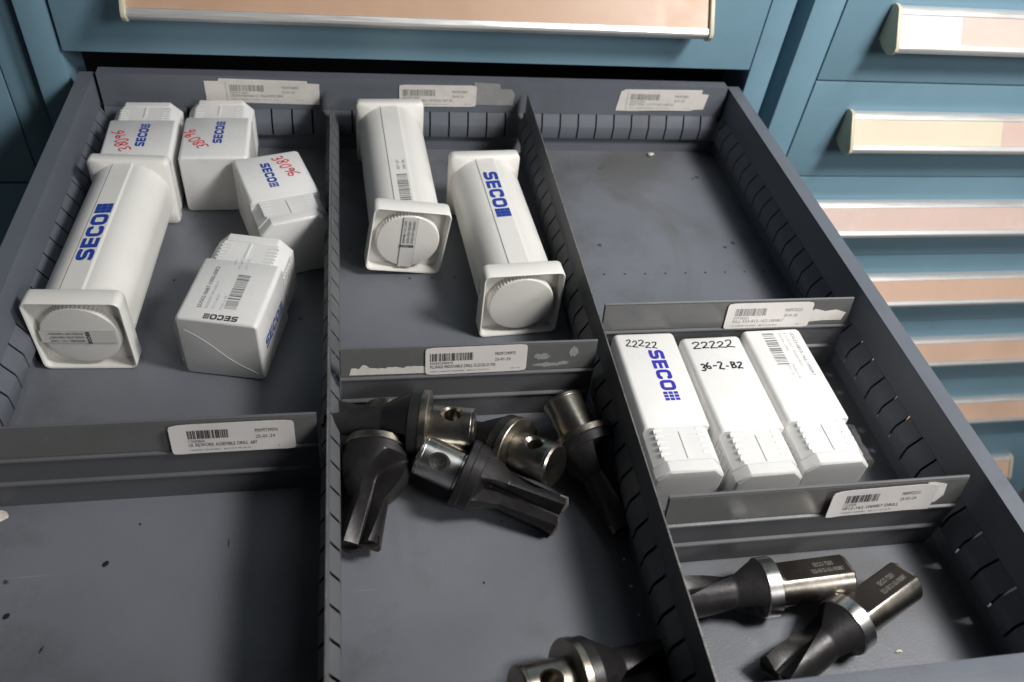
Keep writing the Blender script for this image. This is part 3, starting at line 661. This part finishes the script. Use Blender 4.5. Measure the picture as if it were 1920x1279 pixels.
# paper strip over the caps of two tubes
def cap_strip(t, ang, w_, l0, l1, rows, lg):
    """strip lying across the cap face; u along the strip"""
    c = Vector((0, .0009, cz)); u = Vector((math.cos(R(ang)), 0, math.sin(R(ang)))); v = u.cross(Vector((0, 1, 0)))*1.0
    Mx = frame(c, u, Vector((0, -1, 0)).cross(u))
    s = slab(t, 'paper_strip', [(-l0, -w_/2), (l1, -w_/2), (l1, w_/2), (-l0, w_/2)], Mx, .0002, 'whiter', 'translucent paper seal across the cap')
    mb = MB()
    for e in (-w_/2, w_/2): mb.loft([[Mx @ Vector(p) for p in ((-l0, e-.00012, 0), (-l0, e+.00012, 0), (-l0, e+.00012, .0003), (-l0, e-.00012, .0003))], [Mx @ Vector(p) for p in ((l1, e-.00012, 0), (l1, e+.00012, 0), (l1, e+.00012, .0003), (l1, e-.00012, .0003))]])
    mb.build('strip_edge', 'paleink', s)
    P = Mx @ Matrix.Translation((0, 0, .0004))
    words(s, P, rows, 'black')
    logo(s, P @ lg, .0022 if w_ < .01 else .0023, 'black')
rowtxt = ['00096486 1121 / SWE', 'SD502-0750-1000-00R7', 'E75002/1007 71864/0301']
cap_strip(t1, 180, .0100, .0215, .0235, [(rowtxt[i], -.002, .0026-.0031*i, .0026, .0200) for i in range(3)], Matrix.Translation((-.0035, -.0044, 0)) @ Matrix.Rotation(R(90), 4, 'Z'))
cap_strip(t2, 84, .0105, .0232, .0225, [(rowtxt[i], -.0010, .0026-.0031*i, .0026, .0200) for i in range(3)], Matrix.Translation((-.0025, -.0044, 0)) @ Matrix.Rotation(R(90), 4, 'Z'))
ring(cp3, (-.004, .0013, cz+.002), (0, -1, 0), .0012, .0007)
ring(cp3, (.0085, .0013, cz+.004), (0, -1, 0), .0012, .0007)
ring(cp3, (.0115, .0013, cz+.0044), (0, -1, 0), .0010, .0007)

# ================================================================== CUTTING TOOLS
def lathe(prof, n=64):
    """prof: (y, r) list -> closed loft about the local y axis"""
    return MB().loft([[(r*math.cos(2*math.pi*i/n), y, r*math.sin(2*math.pi*i/n)) for i in range(n)] for y, r in prof])
def boolean_cut(me, cutter):
    o = bpy.data.objects.new('tmp', me); COL.objects.link(o); c = bpy.data.objects.new('cut', cutter); COL.objects.link(c)
    md = o.modifiers.new('b', 'BOOLEAN'); md.object = c; md.operation = 'DIFFERENCE'; md.solver = 'EXACT'
    dg = bpy.context.evaluated_depsgraph_get(); dg.update(); out = bpy.data.meshes.new_from_object(o.evaluated_get(dg))
    bpy.data.objects.remove(o); bpy.data.objects.remove(c); return out
def fluted(y0, ycone, y1, r0, r1, twist, depth, phase, n=168, m=64, half=50, convex=1.0, pw=5.0):
    """cone from r0 to r1, then a straight body; two helical flutes cut down into cone and body"""
    secs = []
    for k in range(m+1):
        y = y0+(y1-y0)*k/m; u = min(1, (y-y0)/(ycone-y0)); Ro = r0+(r1-r0)*u**convex
        ph = R(phase)+R(twist)*(y-y0)/(y1-y0); row = []
        # run-out: the flute floor climbs from the body's core to the cone's skin
        fl_ = r1*(1-depth)+max(0, (.55-u)/.55)**1.6*(r0*1.02-r1*(1-depth))
        for i in range(n):
            hf = half*(.62+.38*u); q_ = (i % (n//2))/(n//2)              # half the samples lie inside the flute
            rel = (q_*2-1 if False else (-1+4*q_))*hf if q_ < .5 else hf+(q_-.5)*2*(180-2*hf)
            a = ph+R(rel)+(math.pi if i >= n//2 else 0); dd = abs(rel) if q_ < .5 else hf
            gk = (1-(dd/hf)**pw) if dd < hf else 0
            rr = Ro-max(0, Ro-fl_)*gk
            row.append((rr*math.cos(a), y, rr*math.sin(a)))
        secs.append(row)
    return MB().loft(secs)
# head type: short pinned shank, broad flange, cone and flutes
sh = lathe([(0, .0113), (.0009, .0125), (.0250, .0125), (.0256, .0119), (.0272, .0119)]).mesh('shank')
cut = MB().loft([[(.0046*math.cos(2*math.pi*i/28), .0135+.0046*math.sin(2*math.pi*i/28), z) for i in range(28)] for z in (-.002, .020)]).mesh('c')
cut2 = MB().loft([[(r*math.cos(2*math.pi*i/28), .0135+r*math.sin(2*math.pi*i/28), z) for i in range(28)] for z, r in ((.0102, .0044), (.0136, .0074))]).mesh('c')
sh = boolean_cut(boolean_cut(sh, cut), cut2); shade(sh, 30)
groove = lathe([(.0021, .01252), (.0023, .01262), (.0027, .01262), (.0029, .01252)])
grv = groove.mesh('shank_ring', 30)
fl = lathe([(.0268, .0170), (.0270, .0202), (.0275, .0207), (.0312, .0207), (.0317, .0202), (.0318, .0190)]).mesh('flange', 30)
seat = lathe([(.0317, .0195), (.0319, .0201), (.0375, .0201), (.0379, .0197)]).mesh('seat', 30)
PH = (0, 72, 132); TW = (75, 24, -58)
bodies = [fluted(.0376, .0545, .0870, .0197, .0115, 75, .72, PH[0]).mesh('fluted_body', 32), fluted(.0376, .0545, .0890, .0197, .0112, TW[1], .84, PH[1], half=34, pw=6).mesh('fluted_body', 32)]
bodies.append(fluted(.0376, .0620, .0890, .0208, .0108, TW[2], .76, PH[2], convex=2.4, half=40, pw=4).mesh('fluted_body', 32))
pin = lathe([(.026, .0015), (.0262, .0017), (.0280, .0017)], 16).mesh('pin', 30)
ctip = [(-.0046, .0045), (.0046, .0045)]
def drill_head(label, P0, P1, roll, body=0, steel='steel', flm='flange'):
    """P0: centre of the shank's free end, P1: a point on the axis toward the tip"""
    a = (Vector(P1)-Vector(P0)).normalized(); up = Vector((0, 0, 1)); zz = (up-a*up.dot(a)).normalized()
    m = frame(P0, a.cross(zz), a)                       # columns x, y = axis, z
    m = m @ Matrix.Rotation(R(roll), 4, 'Y')
    t = thing('drill_head', label, 'drill head', m, 'loose drill heads')
    s_ = link('shank', sh.copy(), steel, t); link('shank_ring', grv.copy(), steel, s_); link('flange', fl.copy(), flm, t); link('seat', seat.copy(), 'coated', t)
    b = link('fluted_body', bodies[body].copy(), 'coated', t)
    ph = R(PH[body]+TW[body]+90)
    for s2 in (1, -1):
        d = Vector((math.cos(ph), 0, math.sin(ph)))*s2; tn = Vector((0, 1, 0)).cross(d)
        mb = MB(); c = Vector((0, (.0868, .0888, .0888)[body], 0))+d*.0064
        def pt(x, y, z): return c+d*x+Vector((0, 1, 0))*y+tn*z
        mb.loft([[pt(-.0044, -.004, z), pt(.0050, -.004, z), pt(.0054, .0012, z), pt(.0010, .0030, z), pt(-.0044, .0016, z)] for z in (.0006, .0036)]).build('insert', 'carbide', b, bevel=.0003)
    return t
def shank_drill(label, P0, P1, roll, code):
    a = (Vector(P1)-Vector(P0)).normalized(); up = Vector((0, 0, 1)); zz = (up-a*up.dot(a)).normalized()
    m = frame(P0, a.cross(zz), a) @ Matrix.Rotation(R(roll), 4, 'Y')
    t = thing('shank_drill', label, 'drill', m, 'shank drills'); n = 72; r = .0119; fh = .0093
    def cs(y, rr, flat=True):
        o = []
        for i in range(n):
            A = 2*math.pi*i/n; x, z = rr*math.cos(A), rr*math.sin(A)
            if flat and z > fh: k = fh/z; x, z = x*1.0, fh
            o.append((x, y, z))
        return o
    s_ = MB().loft([cs(0, r-.0012), cs(.0012, r), cs(.0395, r), cs(.0425, r, False), cs(.0440, r, False)]).build('shank', 'steel', t, smooth=25)
    ww = math.sqrt(r*r-fh*fh)-.0002
    MB().box(-ww, ww, .0016, .0392, fh-.0002, fh+.00010).build('flat', 'flat', s_)
    words(s_, frame((-.0002, .0022, fh+.0002), (0, 1, 0), (-1, 0, 0)), [], 'etch') if False else None
    Q = frame((0, .0022, fh+.00022), (0, -1, 0), (1, 0, 0)) @ Matrix.Translation((-.030, 0, 0))
    Q = frame((-.0005, .0325, fh+.00022), (0, -1, 0), (1, 0, 0))
    words(t, Q, [('SECO 7203', .012, .0008, .0042, .0115), (code, .009, -.0040, .0042, .0185)], 'etch', 'engraving')
    lathe([(.0434, .0145), (.0436, .0158), (.0441, .0162), (.0515, .0162), (.0520, .0158), (.0522, .0150)]).build('collar', 'brightsteel', t, smooth=30)
    b = fluted(.0521, .0675, .1000, .0155, .0114, 78, .70, 20, half=44).build('fluted_body', 'coated', t, smooth=32)
    lathe([(.0755, .0099), (.0757, .01065), (.0761, .01065), (.0763, .0099)]) 
    ph = R(20+70+90)
    for s2 in (1, -1):
        d = Vector((math.cos(ph), 0, math.sin(ph)))*s2; tn = Vector((0, 1, 0)).cross(d); c = Vector((0, .0998, 0))+d*.006
        def pt(x, y, z): return c+d*x+Vector((0, 1, 0))*y+tn*z
        MB().loft([[pt(-.004, -.004, z), pt(.0045, -.004, z), pt(.0050, .0010, z), pt(.0010, .0028, z), pt(-.004, .0014, z)] for z in (.0004, .0034)]).build('insert', 'carbide', b, bevel=.0003)
    return t
drill_head('drill head with brown steel shank lying against the cross divider', (.0835, -.3565, .0350), (.0070, -.3400, .0300), 2, 0)
drill_head('drill head with polished shank, its pin hole facing up', (.0500, -.3660, .0275), (.1260, -.4030, .0105), 34, 1, 'brightsteel', 'coated')
drill_head('drill head with shank end toward the dark divider and tip under another', (.1275, -.3850, .0330), (.0800, -.3400, .0110), 4, 0)
drill_head('drill head with plain short shank in the far corner of its compartment', (.1415, -.3325, .0290), (.1630, -.4010, .0120), 150, 1)
drill_head('drill head lying tip outward beside the grey slotted divider', (.0330, -.3290, .0250), (.0170, -.4080, .0125), 0, 2, 'flange')
drill_head('single drill head lying apart from the pile of others', (.0860, -.5090, .0270), (.1600, -.4960, .0110), 8, 0, 'flange')
shank_drill('drill with engraved flat shank lying along the cross divider', (.2810, -.4620, .0193), (.1860, -.4625, .0122), 20, '523-0812-162-1000R7')
shank_drill('drill with engraved flat shank lying askew on the compartment floor', (.3140, -.4680, .0193), (.2320, -.5050, .0122), 22, '523-0812-162-1000R7')

# ---- bits lying about
def chip(name, label, x, y, s_, seed, m='chip', group=None, flat=.45):
    rn = random.Random(seed); bm = bmesh.new(); bmesh.ops.create_icosphere(bm, subdivisions=2, radius=1)
    for v in bm.verts:
        k = 1+rn.uniform(-.35, .3); v.co = Vector((v.co.x*k*s_[0], v.co.y*k*s_[1], (v.co.z*k+.75)*s_[2]))
    me = bpy.data.meshes.new(name); bm.to_mesh(me); bm.free()
    lo = min(v.co.z for v in me.vertices)
    o = link(name, me, m); o.location = (x, y, -lo+.0001); o['label'] = label; o['category'] = 'scrap'
    if group: o['group'] = group
chip('paper_scrap', 'cream torn scrap on the empty compartment floor below the cross divider', -.1790, -.3735, (.0042, .0034, .0008), 3)
chip('plastic_crumb', 'white crumb by the rear wall in the empty compartment', .2965, -.0085, (.0032, .0022, .0018), 4)
chip('plastic_crumb', 'tiny pale crumb on the floor in front of the shank drills', .3030, -.4990, (.0022, .0008, .0005), 6)
mb = MB(); pth = smooth_path([(.3285, -.3350), (.3340, -.3430), (.3330, -.3520), (.3380, -.3630), (.3440, -.3760)], .006)
ring_ = []
for i, p in enumerate(pth):
    q = pth[min(i+1, len(pth)-1)]-pth[max(i-1, 0)]; q.normalize(); nn = Vector((-q.y, q.x))
    ring_.append([(p.x+nn.x*.0016*math.cos(a), p.y+nn.y*.0016*math.cos(a), .0019+.004*math.exp(-((i-8)/5)**2)+.0016*math.sin(a)) for a in [2*math.pi*j/10 for j in range(10)]])
o = mb.loft(ring_).build('cable_offcut', 'rubber', None, smooth=60); o['label'] = 'short black cable offcut beside the barcoded long box'; o['category'] = 'cable'
